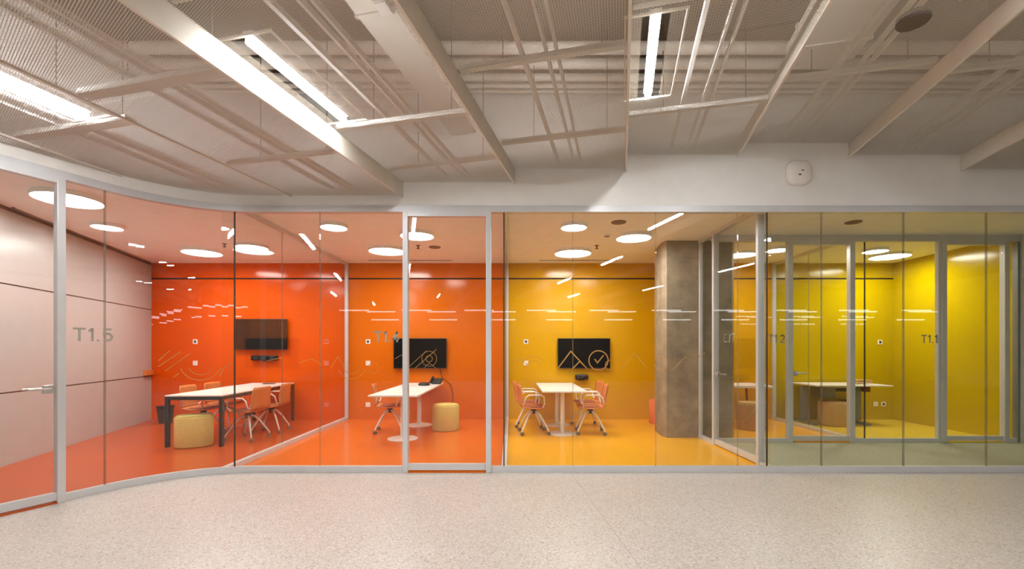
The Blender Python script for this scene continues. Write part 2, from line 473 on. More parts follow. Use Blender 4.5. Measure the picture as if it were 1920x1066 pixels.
def rod(u, v, z0, z1=4.5):
    o = bpy.data.objects.new('hanger_rod', rod_mesh); COL.objects.link(o); o.parent = mesh_ceiling
    o.location = (u, v, z0); o.scale = (1, 1, z1 - z0)

LAMPS = []       # (s, y_near, y_far, strip)
for s, y0, y1, k in ((-1.06, 2.83, 3.80, -1), (1.50, 3.06, 4.00, 1), (-2.79, 2.45, 3.44, -3),
                     (3.64, 1.45, 2.50, 2),
                     (-1.06, -0.9, 0.2, -1), (1.50, -0.7, 0.4, 1), (4.06, -1.6, -0.5, 3), (-2.79, -1.2, -0.1, -3), (6.6, -0.8, 0.3, 5),
                     (-1.06, -4.4, -3.3, -1), (1.50, -4.1, -3.0, 1), (4.06, -4.9, -3.8, 3), (-3.4, -4.6, -3.5, -3), (6.6, -4.3, -3.2, 5),
                     (0.2, -7.6, -6.5, 0), (2.8, -7.6, -6.5, 2), (5.4, -7.6, -6.5, 4), (-2.3, -7.6, -6.5, -2)):
    LAMPS.append((s, y0, y1, k))

for k in range(-6, 8):
    s0, s1 = S0 + MOD * k, S0 + MOD * (k + 1); h = HEIGHT[k]
    u0, u1 = s2u(s0), s2u(s1)
    # plan outline of the strip, kept 2.5 cm off the fascia
    edge = [p for p in bound if s0 < s_of(p) < s1]
    fp = [xy(s0, front_y(s0))] + edge + [xy(s1, front_y(s1))]
    fp = [(p[0] + (0.02 if p[1] < YF - 0.02 else 0), p[1] - 0.025) for p in fp]
    yb0 = YBACK
    poly = [xy(s0, yb0), xy(s1, yb0)] + list(reversed(fp))
    if min(p[1] for p in fp) <= yb0 + 0.5: continue
    lp = [loc2(p) for p in poly]
    vmin, vmax = min(p[1] for p in lp), max(p[1] for p in lp)
    # slot for the lamps of this strip
    slots = []
    for (ls, ly0, ly1, lk) in LAMPS:
        if lk == k:
            a = loc2(xy(ls, ly0)); b = loc2(xy(ls, ly1)); slots.append((a[0], a[1], b[1]))
    # panels cut across the strip, none across a lamp's ends
    v = math.floor(vmin); cuts = [v + 2.4 * i for i in range(0, 12)]
    for a, b in zip(cuts, cuts[1:]):
        piece = clip(clip(lp, lambda p: p[1] - (a + 0.004)), lambda p: (b - 0.004) - p[1])
        if len(piece) < 3: continue
        piece = clip(clip(piece, lambda p: p[0] - (u0 + 0.012)), lambda p: (u1 - 0.012) - p[0])
        if len(piece) < 3: continue
        rest = [piece]
        for (lu, lv0, lv1) in slots:
            nr = []
            for q in rest:
                lo, hi = lv0 - 0.05, lv1 + 0.05
                L_, R_ = lu - 0.09, lu + 0.09
                if hi < a or lo > b: nr.append(q); continue
                parts = [clip(q, lambda p: L_ - p[0]), clip(q, lambda p: p[0] - R_)]
                mid = clip(clip(q, lambda p: p[0] - L_), lambda p: R_ - p[0])
                if len(mid) > 2: parts += [clip(mid, lambda p: lo - p[1]), clip(mid, lambda p: p[1] - hi)]
                nr += [x for x in parts if len(x) > 2]
            rest = nr
        mb = MB()
        for q in rest: mb.sheet2(q, h, h + 0.009)
        mb.build('mesh_panel', M_MESH, mesh_ceiling)
    # step plate on the line s0 between this strip and the previous one
    hp = HEIGHT.get(k - 1, h)
    vf = loc2(xy(s0, front_y(s0)))[1] - 0.004; vb = loc2(xy(s0, YBACK))[1]
    if abs(hp - h) > 0.01:
        bar('step_plate', u0, vb, u0, vf, 0.02, min(h, hp) - 0.012, max(h, hp) + 0.012)
    else:
        bar('edge_strip', u0, vb, u0, vf, 0.024, h - 0.004, h + 0.012)
    # carriers lying above the mesh, only where they can be seen
    vn = loc2(xy(s0, 0.2))[1]
    for fr, w, dz in ((0.40 if slots else 0.27, 0.03, 0.05), (0.54, 0.02, 0.05), (0.60, 0.02, 0.05)):
        sx = s0 + MOD * fr; uu = s2u(sx)
        ve = loc2(xy(sx, front_y(sx)))[1] - 0.05
        if ve > vn + 0.3: bar('carrier_bar', uu, vn, uu, ve, w, h + dz, h + dz + 0.04, M_CARRIER)
    off = (0.0, 0.12, 0.05, -0.08)[k % 4]
    for vc in (-0.62, -1.85, -3.05, -4.3):
        vv = vc + off * 0.5 + (0.35 if k < -1 else 0)
        for (lu, lv0, lv1) in slots:
            if lv0 - 0.14 < vv < lv1 + 0.14: vv = lv0 - 0.14 if vv - lv0 < lv1 - vv else lv1 + 0.14
        if vv < loc2(xy(s0, front_y(s0)))[1] - 0.1 and vv < loc2(xy(s1, front_y(s1)))[1] - 0.1:
            bar('cross_bar', u0 + 0.02, vv, u1 - 0.02, vv, 0.05 if vc > -2.5 else 0.09, h + 0.012, h + 0.05, M_CARRIER)
            for fr in (0.27, 0.85): rod(s2u(s0 + MOD * fr), vv + 0.06, h + 0.05)

# pipes, ducts and fittings above the mesh
for i, (y, z, r) in enumerate(((4.36, 4.30, 0.058), (4.60, 4.30, 0.052), (4.83, 4.30, 0.040), (4.985, 4.30, 0.026), (5.09, 4.30, 0.022))):
    MB().tube([(-3.55 + (YF - y) * -0.35, y, z), (9.5, y, z)], r, 16).build('ceiling_pipe', M_PIPE, None,
        'white painted pipe above the mesh, %s the wall over the glass' % ('fifth from', 'fourth from', 'third from', 'second from', 'next to')[i], 'pipe', 'parallel pipes above the mesh')
def along(s, y, z): return (s + TAN * (y - YF), y, z)
def duct(s, y0, y1, z, w, h, label):
    a, b = along(s, y0, 0), along(s, y1, 0)
    d = empty('air_duct', (0, 0, 0), 0, label, 'duct')
    MB().prism(strip_poly(a, b, w), z, z + h).build('casing', M_CEILSTEEL, d)
    for t in (0.2, 0.55, 0.9):
        c = (a[0] + (b[0] - a[0]) * t, a[1] + (b[1] - a[1]) * t); e = (c[0] + SA * 0.03, c[1] + CA * 0.03)
        MB().prism(strip_poly(c, e, w + 0.03), z - 0.015, z + h + 0.015).build('flange', M_CEILSTEEL, d)
duct(-0.52, 1.0, 5.15, 3.85, 0.30, 0.24, 'narrow pale air duct above the mesh beside the step plate')
duct(3.10, 1.2, 4.2, 4.05, 0.55, 0.2, 'wide pale air duct above the highest mesh strip')
sp = along(3.36, 3.25, 3.738)
o = empty('ceiling_speaker', sp, 0, 'round dark speaker set in the highest mesh strip', 'speaker')
MB().lathe([(0.080, 0.0), (0.095, 0.0), (0.1, 0.008), (0.1, 0.05), (0.08, 0.052)], n=32).build('rim', M_ROD, o)
MB().lathe([(0.03, 0.006), (0.079, 0.004), (0.079, 0.012)], n=32).build('grille', M_GRILLE, o)
MB().tube([along(3.60, 2.7, 4.49), along(3.58, 2.8, 4.2), along(3.60, 3.0, 3.95), along(3.66, 3.2, 3.86)], 0.012, 8).build('cable', M_CEILSTEEL, None, 'pale cable hanging in a curve beside the dark round speaker', 'cable')
o = empty('junction_box', along(-0.28, 2.95, 3.62), -ANG, 'small white junction box above the mesh between two step plates', 'box')
MB().box((0, 0, 0.03), (0.10, 0.13, 0.06), bev=0.005).build('body', M_WHITE, o)
MB().box((0, 0, -0.004), (0.08, 0.11, 0.008)).build('cover', M_WSTEEL, o)

# linear lamps of the hall
LLAB = {0: 'bright linear lamp shining on the tall step plate in the mesh ceiling',
        1: 'bright linear lamp hung in the mesh ceiling ahead of the amber room',
        2: 'bright linear lamp in the lowest mesh near the curved glass'}
for i, (s, y0, y1, k) in enumerate(LAMPS):
    h = HEIGHT[k]; ln = (y1 - y0) / CA
    a = along(s, y0, h)
    lab = LLAB.get(i, 'linear hall lamp in the mesh ceiling away from the glass front')
    o = empty('linear_lamp', a, -ANG, lab, 'lamp', None if i < 3 else 'hall lamps away from the glass front')
    MB().box((0, ln / 2, 0.062), (0.075, ln + 0.02, 0.03), bev=0.004).build('housing', M_WSTEEL, o)
    MB().tube([(0, 0, 0.02), (0, ln, 0.02)], 0.026, 14).build('diffuser', M_LAMPH, o)
    for e in (-0.045, ln + 0.045):
        MB().box((0, e, 0.02), (0.42, 0.016, 0.014)).build('end_frame', M_CEILSTEEL, o)
    for e in (-0.2, 0.2):
        MB().box((e, ln / 2, 0.02), (0.012, ln + 0.1, 0.012)).build('side_frame', M_CEILSTEEL, o)

# pendant lamps hung across the far end of the hall, they mirror as level streaks in the glass
for yy, zz in ((-8.1, 3.0), (-8.8, 3.0), (-9.4, 2.7)):
    for j in range(10):
        x = -6.4 + 2.55 * j + (0.9 if yy < -8.5 else 0)
        o = empty('pendant_lamp', (x, yy, zz), 0, 'slim pendant lamp at the far end of the hall facing the glass', 'lamp', 'pendant lamps at the far end of the hall')
        MB().tube([(-0.6, 0, 0), (0.6, 0, 0)], 0.024, 12).build('diffuser', M_LAMPP, o)
        MB().box((0, 0, 0.036), (1.22, 0.03, 0.024)).build('housing', M_WSTEEL, o)
        for e in (-0.5, 0.5): MB().tube([(e, 0, 0.04), (e, 0, 4.5 - zz)], 0.003, 6).build('hanger', M_ROD, o)

# round box on the fascia
o = empty('wall_speaker', (3.28, YF, 3.415), 0, 'white rounded box with two small marks on the pale wall above the glass', 'speaker')
mb = MB().lathe([(0.125, 0.0), (0.138, 0.006), (0.142, 0.03), (0.136, 0.055), (0.12, 0.066), (0.06, 0.072)], n=40, sq=3.0)
mb.v = [(x, -z, y) for x, y, z in mb.v]; mb.build('body', M_WHITE, o)
MB().box((-0.01, -0.073, -0.035), (0.028, 0.004, 0.014)).build('indicator', M_BIN, o)
MB().box((0.022, -0.073, 0.015), (0.028, 0.004, 0.01)).build('indicator', M_BIN, o)

# ------------------------------------------------------------------ glazing
GT = 0.012
def pane(parent, pts, z0, z1, mat=None): return MB().ribbon(pts, z0, z1, -GT / 2, GT / 2).build('pane', mat or M_GLASS, parent)
def post(parent, p, z0, z1, w=0.06, d=0.07, rz=0.0, name='post', mat=None):
    return MB().box((p[0], p[1], (z0 + z1) / 2), (w, d, z1 - z0), rz=rz, bev=0.004).build(name, mat or M_TRIM, parent)
def seal(parent, p, z0, z1, dark=False, rz=0.0, w=0.010):
    return MB().box((p[0], p[1], (z0 + z1) / 2), (w if not dark else 0.014, GT + 0.004, z1 - z0), rz=rz).build('joint', M_SEALD if dark is True else (M_SEALM if dark == 2 else M_SEAL), parent)
def heading(u):
    a, b = front(u - 0.01), front(u + 0.01)
    return math.atan2(b[1] - a[1], b[0] - a[0])

def glazing(name, us, label, dark=(), mat=None, z0=0.068):
    w = empty(name, (0, 0, 0), 0, label, 'glass wall', kind='structure')
    MB().ribbon(fpath(us[0], us[-1]), 0.0, z0, -0.025, 0.025).build('bottom_track', M_TRIM, w)
    for i, (a, b) in enumerate(zip(us, us[1:])):
        pane(w, fpath(a + 0.004, b - 0.004), z0, HD + 0.02, mat)
        if i or us[0] in dark: seal(w, front(a), z0, HD, (a in dark) or (2 if (mat is M_GLASSG or a < -1) else False), heading(a))
    if us[-1] in dark: seal(w, front(us[-1]), z0, HD, True, heading(us[-1]))
    return w

UJ = -0.273
UP = -ARC_L - 0.335
w1 = glazing('window_1', [UP + 0.03, -ARC_L, UJ], 'curved glass wall lettered T1.5 in front of the red-orange room')
w2 = glazing('window_2', [UJ, U(-2.19), U(-1.235)], 'straight glass wall lettered T1.4 in front of the orange room', dark=(UJ,))
w2b = glazing('window_3', [U(-0.225), U(X43)], 'narrow glass strip between the orange room door and the amber room', dark=(U(X43),))
w3 = glazing('window_4', [U(X43), U(0.71), U(1.66), U(2.60), U(2.935)], 'glass wall with mountain and tick drawings before the amber room', dark=(U(2.935),))
w4 = glazing('window_5', [U(2.935), U(3.56), U(4.50), U(5.45), U(6.40), U(7.35), U(8.3), U(9.6)], 'tinted glass wall closing the alcove before the yellow rooms', mat=M_GLASSG)

def door(name, label, p0, p1, z_head, hand=None, hinges=False, jamb=0.06, head=0.05, thresh=None, side=-1):
    """glass door between plan points p0 and p1; hand = end (0/1) that carries the lever handle"""
    d = empty(name, (0, 0, 0), 0, label, 'door', kind='structure')
    v = Vector((p1[0] - p0[0], p1[1] - p0[1])); ln = v.length; v.normalize(); rz = math.atan2(v.y, v.x)
    at = lambda t: (p0[0] + v.x * t, p0[1] + v.y * t)
    post(d, at(jamb / 2), 0, z_head, jamb, 0.08, rz, 'jamb'); post(d, at(ln - jamb / 2), 0, z_head, jamb, 0.08, rz, 'jamb')
    MB().box((*at(ln / 2), z_head - head / 2), (ln - 2 * jamb, 0.07, head), rz=rz).build('head_rail', M_TRIM, d)
    MB().box((*at(ln / 2), 0.025 + 0.035), (ln - 2 * jamb, 0.05, 0.07), rz=rz).build('bottom_rail', M_TRIM, d)
    if thresh: MB().box((*at(ln / 2), 0.006), (ln - 2 * jamb, 0.09, 0.012), rz=rz).build('threshold', thresh, d)
    pane(d, [at(jamb + 0.004), at(ln - jamb - 0.004)], 0.095, z_head - head)
    if hand is not None:
        t = jamb + 0.05 if hand == 0 else ln - jamb - 0.05
        sg = 1 if hand == 0 else -1
        for sd in (-1, 1):
            n = Vector((v.y, -v.x)) * sd
            c = at(t)
            hb = MB().box((c[0] + n.x * 0.014, c[1] + n.y * 0.014, 1.04), (0.07, 0.016, 0.075), rz=rz, bev=0.004)
            h = hb.build('lock_plate', M_CHROME, d)
            q0 = Vector((c[0], c[1], 1.045)); nn = Vector((n.x, n.y, 0)); vv = Vector((v.x, v.y, 0)) * sg
            MB().tube([q0 + nn * 0.02, q0 + nn * 0.055, q0 + nn * 0.062 + vv * 0.02, q0 + nn * 0.062 + vv * 0.15], 0.010, 8).build('lever', M_CHROME, h)
    if hinges is not False:
        for z in (0.25, 2.45, 2.78):
            c = at(jamb + 0.01) if hinges == 0 else at(ln - jamb - 0.01)
            MB().box((c[0], c[1], z), (0.035, 0.06, 0.09), rz=rz, bev=0.004).build('hinge', M_BIN, d)
    return d

door('door_1', 'glass door beside the lettering T1.5 at the end of the curved glass', front(UP - 0.98), front(UP + 0.03), HD, hand=1, thresh=M_F5)
w6 = glazing('window_6', [U_END, UP - 0.98], 'fixed glass beyond the door of the red-orange room')
door('door_2', 'glass door with pale metal frame into the orange room', (-1.235, YF), (-0.225, YF), HD, thresh=M_F4)

def side_glass(name, x, y0, y1, joints, label, top=RC, end_posts=(False, True), mat=None):
    w = empty(name, (0, 0, 0), 0, label, 'glass wall', kind='structure')
    MB().span((x - 0.03, y0, 0), (x + 0.03, y1, 0.06)).build('bottom_track', M_TRIM, w)
    MB().span((x - 0.025, y0, top - 0.05), (x + 0.025, y1, top)).build('top_track', M_TRIM, w)
    ys = [y0] + list(joints) + [y1]
    for a, b in zip(ys, ys[1:]): pane(w, [(x, a + 0.004), (x, b - 0.004)], 0.06, top - 0.05, mat)
    for j in joints: seal(w, (x, j), 0.06, top - 0.05, rz=PI / 2)
    if end_posts[0]: post(w, (x, y0 + 0.03), 0.06, top - 0.05, 0.06, 0.06)
    if end_posts[1]: post(w, (x, y1 - 0.03), 0.06, top - 0.05, 0.06, 0.06)
    return w
side_glass('window_7', X54, 5.15, YB, (6.5, 7.8), 'glass partition between the red-orange room and the orange room')
side_glass('window_8', X43, YF + 0.03, YB, (6.5, 7.8), 'glass partition between the orange room and the amber room')
side_glass('window_9', X21, YA + 0.05, YB, (8.0,), 'glass partition between the golden room and the yellow room')
w10 = empty('window_10', (0, 0, 0), 0, 'narrow glass strip between the amber room door and the pillar', 'glass wall', kind='structure')
MB().span((X32 - 0.03, 6.68, 0), (X32 + 0.03, 7.19, 0.06)).build('bottom_track', M_TRIM, w10)
MB().span((X32 - 0.03, 6.68, RC - 0.05), (X32 + 0.03, 7.19, RC)).build('top_track', M_TRIM, w10)
pane(w10, [(X32, 6.69), (X32, 7.15)], 0.06, RC - 0.05); post(w10, (X32, 7.165), 0.06, RC - 0.05, 0.05, 0.05)
d3 = door('door_3', 'glass door of the amber room opening onto the alcove', (X32, 6.68), (X32, 5.43), RC, hand=0, hinges=1, jamb=0.055, head=0.05, thresh=M_F3)
w11 = empty('window_11', (0, 0, 0), 0, 'slim corner glass where the amber room meets the tinted front', 'glass wall', kind='structure')
pane(w11, [(X32, 5.24), (X32, 5.425)], 0.06, RC - 0.05)
MB().span((X32 - 0.03, 5.24, 0), (X32 + 0.03, 5.42, 0.06)).build('bottom_track', M_TRIM, w11)

# set-back front of the golden and yellow rooms
AH = 3.03
w12 = empty('window_12', (0, 0, 0), 0, 'glass front of the golden and yellow rooms behind the alcove', 'glass wall', kind='structure')
MB().span((X32 + 0.05, YA - 0.035, AH), (XR + 0.02, YA + 0.035, RC)).build('head_band', M_TRIM, w12)
for a, b in ((X32 + 0.05, 4.18), (5.19, 6.50), (7.52, XR)):
    MB().span((a, YA - 0.03, 0), (b, YA + 0.03, 0.06)).build('bottom_track', M_TRIM, w12)
for a, b in ((X32 + 0.05, 4.176), (5.194, 5.355), (5.363, 6.446), (7.524, XR - 0.02)):
    pane(w12, [(a, YA), (b, YA)], 0.06, AH)
seal(w12, (5.359, YA), 0.06, AH, True)
post(w12, (6.475, YA), 0.06, AH, 0.05, 0.06)
post(w12, (XR - 0.0, YA), 0.0, AH, 0.04, 0.08, mat=M_GREYST)
door('door_4', 'glass door of the golden room with lever handle', (4.18, YA), (5.19, YA), AH, hand=0, jamb=0.075, thresh=M_F2)
door('door_5', 'glass door beside the lettering T1.1 into the yellow room', (6.50, YA), (7.52, YA), AH, jamb=0.075, thresh=M_F1)

# ------------------------------------------------------------------ lettering and line drawings on the glass
GLYPH = {   # stroke lettering: polylines in a unit-high box, advance width
    'T': ([[(0.0, 0.92), (0.66, 0.92)], [(0.33, 0.92), (0.33, 0.0)]], 0.78),
    '1': ([[(0.04, 0.74), (0.24, 0.92), (0.24, 0.0)]], 0.46),
    '.': ([[(0.10, 0.0), (0.10, 0.14)]], 0.34),
    '2': ([[(0.06, 0.76), (0.16, 0.90), (0.32, 0.94), (0.48, 0.88), (0.54, 0.72), (0.48, 0.54), (0.06, 0.08), (0.58, 0.08)]], 0.66),
    '3': ([[(0.05, 0.82), (0.18, 0.92), (0.36, 0.92), (0.50, 0.80), (0.48, 0.62), (0.30, 0.52), (0.50, 0.42), (0.54, 0.24), (0.40, 0.09), (0.18, 0.08), (0.04, 0.18)]], 0.64),
    '4': ([[(0.44, 0.0), (0.44, 0.92), (0.06, 0.30), (0.62, 0.30)]], 0.68),
    '5': ([[(0.52, 0.92), (0.12, 0.92), (0.09, 0.52), (0.30, 0.60), (0.48, 0.52), (0.54, 0.32), (0.44, 0.12), (0.24, 0.06), (0.05, 0.15)]], 0.64),
}
def letter(body, parent, p, rz, width, height, z, u0=None):
    adv = sum(GLYPH[c][1] for c in body) - 0.1
    sx = width / adv; w = 0.155 * height; mb = MB(); pen = 0.0
    for c in body:
        for st in GLYPH[c][0]:
            q = [Vector(((pen + x) * sx, y * height)) for x, y in st]
            for a, b in zip(q, q[1:]):
                d = (b - a).normalized(); n = Vector((-d.y, d.x)) * w / 2
                ea = d * (w * 0.5 if len(q) > 2 and a is not q[0] else 0); eb = d * (w * 0.5 if len(q) > 2 and b is not q[-1] else 0)
                r = [a - ea * 0.6 + n, b + eb * 0.6 + n, b + eb * 0.6 - n, a - ea * 0.6 - n]
                mb.add([(k.x, k.y, 0) for k in r] + [(k.x, k.y, 0.0016) for k in r],
                       [[3, 2, 1, 0], [4, 5, 6, 7], [0, 1, 5, 4], [1, 2, 6, 5], [2, 3, 7, 6], [3, 0, 4, 7]])
        pen += GLYPH[c][1]
    if u0 is not None:                        # bend the letters along the curved glass
        mv = []
        for x, y, d in mb.v:
            q = front(u0 + x); hd = heading(u0 + x); off = 0.009 + d
            mv.append((q[0] + math.sin(hd) * off, q[1] - math.cos(hd) * off, z + y))
        mb.v = mv
        o = mb.build('lettering', M_VINYL, parent); o['label'] = 'frosted lettering ' + body
        return
    o = mb.build('lettering', M_VINYL, parent)
    o.rotation_euler = (PI / 2, 0, rz); o.location = (p[0], p[1], z); o['label'] = 'frosted lettering ' + body
dvec = Vector((-SD[0], -SD[1]))
letter('T1.5', w1, (0, 0), 0, 0.30, 0.13, 1.48, u0=-ARC_L - 0.245)
letter('T1.4', w2, (-1.565, YF - 0.009), 0, 0.281, 0.125, 1.487)
letter('T1.3', d3, (X32 + 0.009, 6.08), PI / 2, 0.33, 0.125, 1.50)
letter('T1.2', w12, (3.90, YA - 0.009), 0, 0.24, 0.125, 1.50)
letter('T1.1', w12, (6.21, YA - 0.009), 0, 0.25, 0.125, 1.50)

def art(parent, strokes, y=YF - 0.0085, w=0.012):
    """flat line drawing on the straight front; strokes are lists of (x, z)"""
    mb = MB()
    for st in strokes:
        for (x0, z0), (x1, z1) in zip(st, st[1:]):
            d = Vector((x1 - x0, z1 - z0)); 
            if d.length < 1e-5: continue
            d.normalize(); n = Vector((-d.y, d.x)) * w / 2; e = d * w * 0.3
            q = [(x0 - e.x + n.x, z0 - e.y + n.y), (x1 + e.x + n.x, z1 + e.y + n.y), (x1 + e.x - n.x, z1 + e.y - n.y), (x0 - e.x - n.x, z0 - e.y - n.y)]
            mb.add([(p[0], y, p[1]) for p in q] + [(p[0], y + 0.0015, p[1]) for p in q],
                   [[0, 1, 2, 3], [7, 6, 5, 4], [0, 4, 5, 1], [1, 5, 6, 2], [2, 6, 7, 3], [3, 7, 4, 0]])
    o = mb.build('line_drawing', M_ART, parent); o['label'] = 'thin line drawing printed on the glass'
    return o
def px(x, y): return ((x - 958) / 163.5, EYE + (655 - y) / 163.5)
def circ(cx, cy, r, a0=0, a1=360, n=28):
    return [px(cx + r * math.cos(math.radians(a0 + (a1 - a0) * i / n)), cy - r * math.sin(math.radians(a0 + (a1 - a0) * i / n))) for i in range(n + 1)]
art(w3, [[px(1046, 690), px(1070, 658), px(1102, 692)], [px(1074, 690), px(1087, 677), px(1101, 691)],
         circ(1122, 675, 18), [px(1115, 673), px(1120, 680), px(1131, 666)], circ(1144, 684, 9, 90, 270)])
art(w3, [circ(1000, 690, 14, 20, 160), circ(1000, 690, 22, 30, 150), [px(962, 682), px(975, 672), px(990, 684)],
         [px(1165, 690), px(1190, 662), px(1213, 690)], circ(1240, 680, 13), [px(1262, 692), px(1285, 668), px(1300, 676), px(1322, 660)]], w=0.006)
art(w2, [[px(764, 690), px(800, 657)], [px(778, 690), px(818, 655)], [px(741, 672), px(752, 665), px(757, 667)]], w=0.005)
art(w2, [circ(805, 672, 14), circ(805, 672, 6), [px(795, 690), px(805, 680), px(818, 690)]], w=0.0045)
art(w2, [circ(660, 684, 16, 200, 340), circ(660, 684, 26, 200, 340), [px(620, 690), px(634, 668), px(648, 690)], circ(700, 690, 10), [px(560, 680), px(585, 672), px(604, 684)], [px(500, 676), px(530, 670)]], w=0.006)
# drawings on the curved pane
def art_curve(parent, strokes, w=0.008):
    mb = MB()
    for st in strokes:
        for (u0, z0), (u1, z1) in zip(st, st[1:]):
            a, b = front(u0), front(u1); n = Vector((b[1] - a[1], -(b[0] - a[0])))
            d = Vector((u1 - u0, z1 - z0))
            if d.length < 1e-5: continue
            d.normalize(); tx = Vector((b[0] - a[0], b[1] - a[1]))
            if tx.length < 1e-6: tx = Vector((front(u0 + 0.01)[0] - a[0], front(u0 + 0.01)[1] - a[1]))
            tx.normalize(); n = Vector((tx.y, -tx.x)) * 0.0085
            qs = []
            for (p, u, z) in ((a, u0, z0), (b, u1, z1)):
                for sg in (1, -1):
                    ou, oz = -d.y * sg * w / 2, d.x * sg * w / 2
                    qs.append((p[0] + tx.x * ou + n.x, p[1] + tx.y * ou + n.y, z + oz))
            back = [(q[0] - n.x * 0.18, q[1] - n.y * 0.18, q[2]) for q in qs]
            mb.add(qs + back, [[0, 1, 3, 2], [6, 7, 5, 4], [0, 2, 6, 4], [1, 5, 7, 3], [0, 4, 5, 1], [2, 3, 7, 6]])
    o = mb.build('line_drawing', M_ART, parent); o['label'] = 'thin line drawing printed on the curved glass'
def arcuz(cu, cz, ru, rz_, a0, a1, n=20): return [(cu + ru * math.cos(math.radians(a0 + (a1 - a0) * i / n)), cz + rz_ * math.sin(math.radians(a0 + (a1 - a0) * i / n))) for i in range(n + 1)]
art_curve(w1, [[(-0.98, 1.28), (-0.88, 1.39)], [(-0.98, 1.22), (-0.78, 1.38)], [(-0.92, 1.17), (-0.70, 1.36)], arcuz(-0.60, 1.24, 0.12, 0.12, 200, 340), arcuz(-0.60, 1.24, 0.19, 0.18, 195, 345), [(-0.42, 1.1), (-0.38, 1.2), (-0.30, 1.24)], [(-0.85, 1.10), (-0.80, 1.14)]])

# ------------------------------------------------------------------ lamps and fittings of the room ceilings
def ceil_pos(x, y, H=RC - EYE - 0.03):
    Y = F_PX * H / (655.0 - y); return ((x - 958.0) / F_PX * Y, Y)
def round_lamp(p, d, label, group=None):
    o = empty('round_lamp', (p[0], p[1], RC), 0, label, 'lamp', group)
    r = d / 2
    MB().lathe([(r + 0.012, 0.0), (r + 0.012, -0.05), (r + 0.004, -0.05), (r + 0.003, -0.03)], n=40).build('rim', M_ROOMCEIL, o)
    MB().lathe([(r + 0.002, -0.025), (r + 0.002, -0.034), (r - 0.02, -0.036), (0.05, -0.036)], n=40).build('diffuser', M_LAMPR, o)
round_lamp(ceil_pos(128, 373), 0.60, 'large round ceiling lamp nearest the glass door of the red-orange room')
round_lamp(ceil_pos(201, 425), 0.34, 'small round ceiling lamp near the white panelled wall')
round_lamp(ceil_pos(379, 473), 0.60, 'large round ceiling lamp near the red-orange back wall')
round_lamp(ceil_pos(472, 463), 0.48, 'mid-sized round ceiling lamp over the black-framed table')
round_lamp(ceil_pos(626, 425), 0.34, 'small round ceiling lamp in the orange room close to the front glass')
round_lamp(ceil_pos(726, 470), 0.60, 'large round ceiling lamp in the orange room near its back wall')
round_lamp(ceil_pos(782, 441), 0.48, 'mid-sized round ceiling lamp behind the frame of the orange room door')
round_lamp(ceil_pos(1076, 425), 0.34, 'small round ceiling lamp in the amber room close to the front glass')
round_lamp(ceil_pos(1188, 445), 0.50, 'mid-sized round ceiling lamp in the amber room beside the pillar')
round_lamp(ceil_pos(1074, 474), 0.62, 'large round ceiling lamp in the amber room above its table')
round_lamp(ceil_pos(1390, 477), 0.48, 'round ceiling lamp half hidden by the concrete pillar')
round_lamp(ceil_pos(1457, 468), 0.34, 'small round ceiling lamp in the golden room')
round_lamp(ceil_pos(1641, 470), 0.36, 'small round ceiling lamp in the yellow room')
round_lamp(ceil_pos(1668, 480), 0.60, 'large round ceiling lamp in the yellow room above the desk')

def slot(x0, x1, y, w, label):
    o = empty('slot_diffuser', ((x0 + x1) / 2, y, RC), 0, label, 'air vent')
    ln = x1 - x0
    MB().box((0, 0, -0.004), (ln, w, 0.008)).build('slot', M_GAP, o)
    for e in (-1, 1): MB().box((0, e * (w / 2 + 0.006), -0.005), (ln, 0.012, 0.010)).build('edge', M_ROOMCEIL, o)
slot(-2.55, -1.30, 5.62, 0.05, 'long dark air slot in the orange room ceiling by the front glass')
slot(0.82, 1.90, 5.62, 0.05, 'long dark air slot in the amber room ceiling by the front glass')
slot(-2.75, -1.15, 8.75, 0.06, 'faint air slot in the orange room ceiling near its back wall')
slot(0.55, 2.05, 8.75, 0.06, 'faint air slot in the amber room ceiling near its back wall')
o = empty('slot_diffuser', (0, 0, RC), 0, 'long dark air slot above the white panelled wall', 'air vent')
MB().ribbon([(lw(5.5), 5.5), (lw(8.95), 8.95)], -0.008, 0.0, 0.03, 0.07).build('slot', M_ROD, o)
MB().ribbon([(lw(5.5), 5.5), (lw(8.95), 8.95)], -0.010, 0.0, 0.07, 0.085).build('edge', M_ROOMCEIL, o)
def ceil_disc(name, p, r, label, cat, mat=None, h=0.014):
    o = empty(name, (p[0], p[1], RC), 0, label, cat)
    MB().lathe([(r, 0), (r, -h * 0.6), (r * 0.9, -h)], n=28).build('rim', mat or M_GRILLE, o)
    MB().lathe([(r * 0.85, -h * 0.9), (r * 0.8, -h - 0.002), (r * 0.1, -h - 0.004)], n=28).build('grille', M_GRILLE, o)
ceil_disc('ceiling_speaker', ceil_pos(1160, 420), 0.10, 'flat round speaker in the amber room ceiling', 'speaker')
ceil_disc('ceiling_speaker', ceil_pos(815, 466), 0.10, 'flat round speaker in the orange room ceiling', 'speaker')
ceil_disc('ceiling_speaker', ceil_pos(1600, 420), 0.10, 'flat round speaker in the alcove ceiling', 'speaker')
ceil_disc('smoke_detector', ceil_pos(1138, 443), 0.05, 'small smoke detector in the amber room ceiling', 'detector', M_ROOMCEIL, 0.03)
def sprinkler(p, label):
    o = empty('sprinkler', (p[0], p[1], RC), 0, label, 'sprinkler')
    MB().lathe([(0.035, 0), (0.035, -0.008), (0.014, -0.012), (0.012, -0.05)], n=16).build('body', M_GRILLE, o)
    MB().lathe([(0.026, -0.05), (0.028, -0.056), (0.01, -0.06)], n=16).build('deflector', M_ROD, o)
sprinkler(ceil_pos(1119, 463), 'small sprinkler in the amber room ceiling beside the large lamp')
sprinkler(ceil_pos(784, 463), 'small sprinkler in the orange room ceiling')
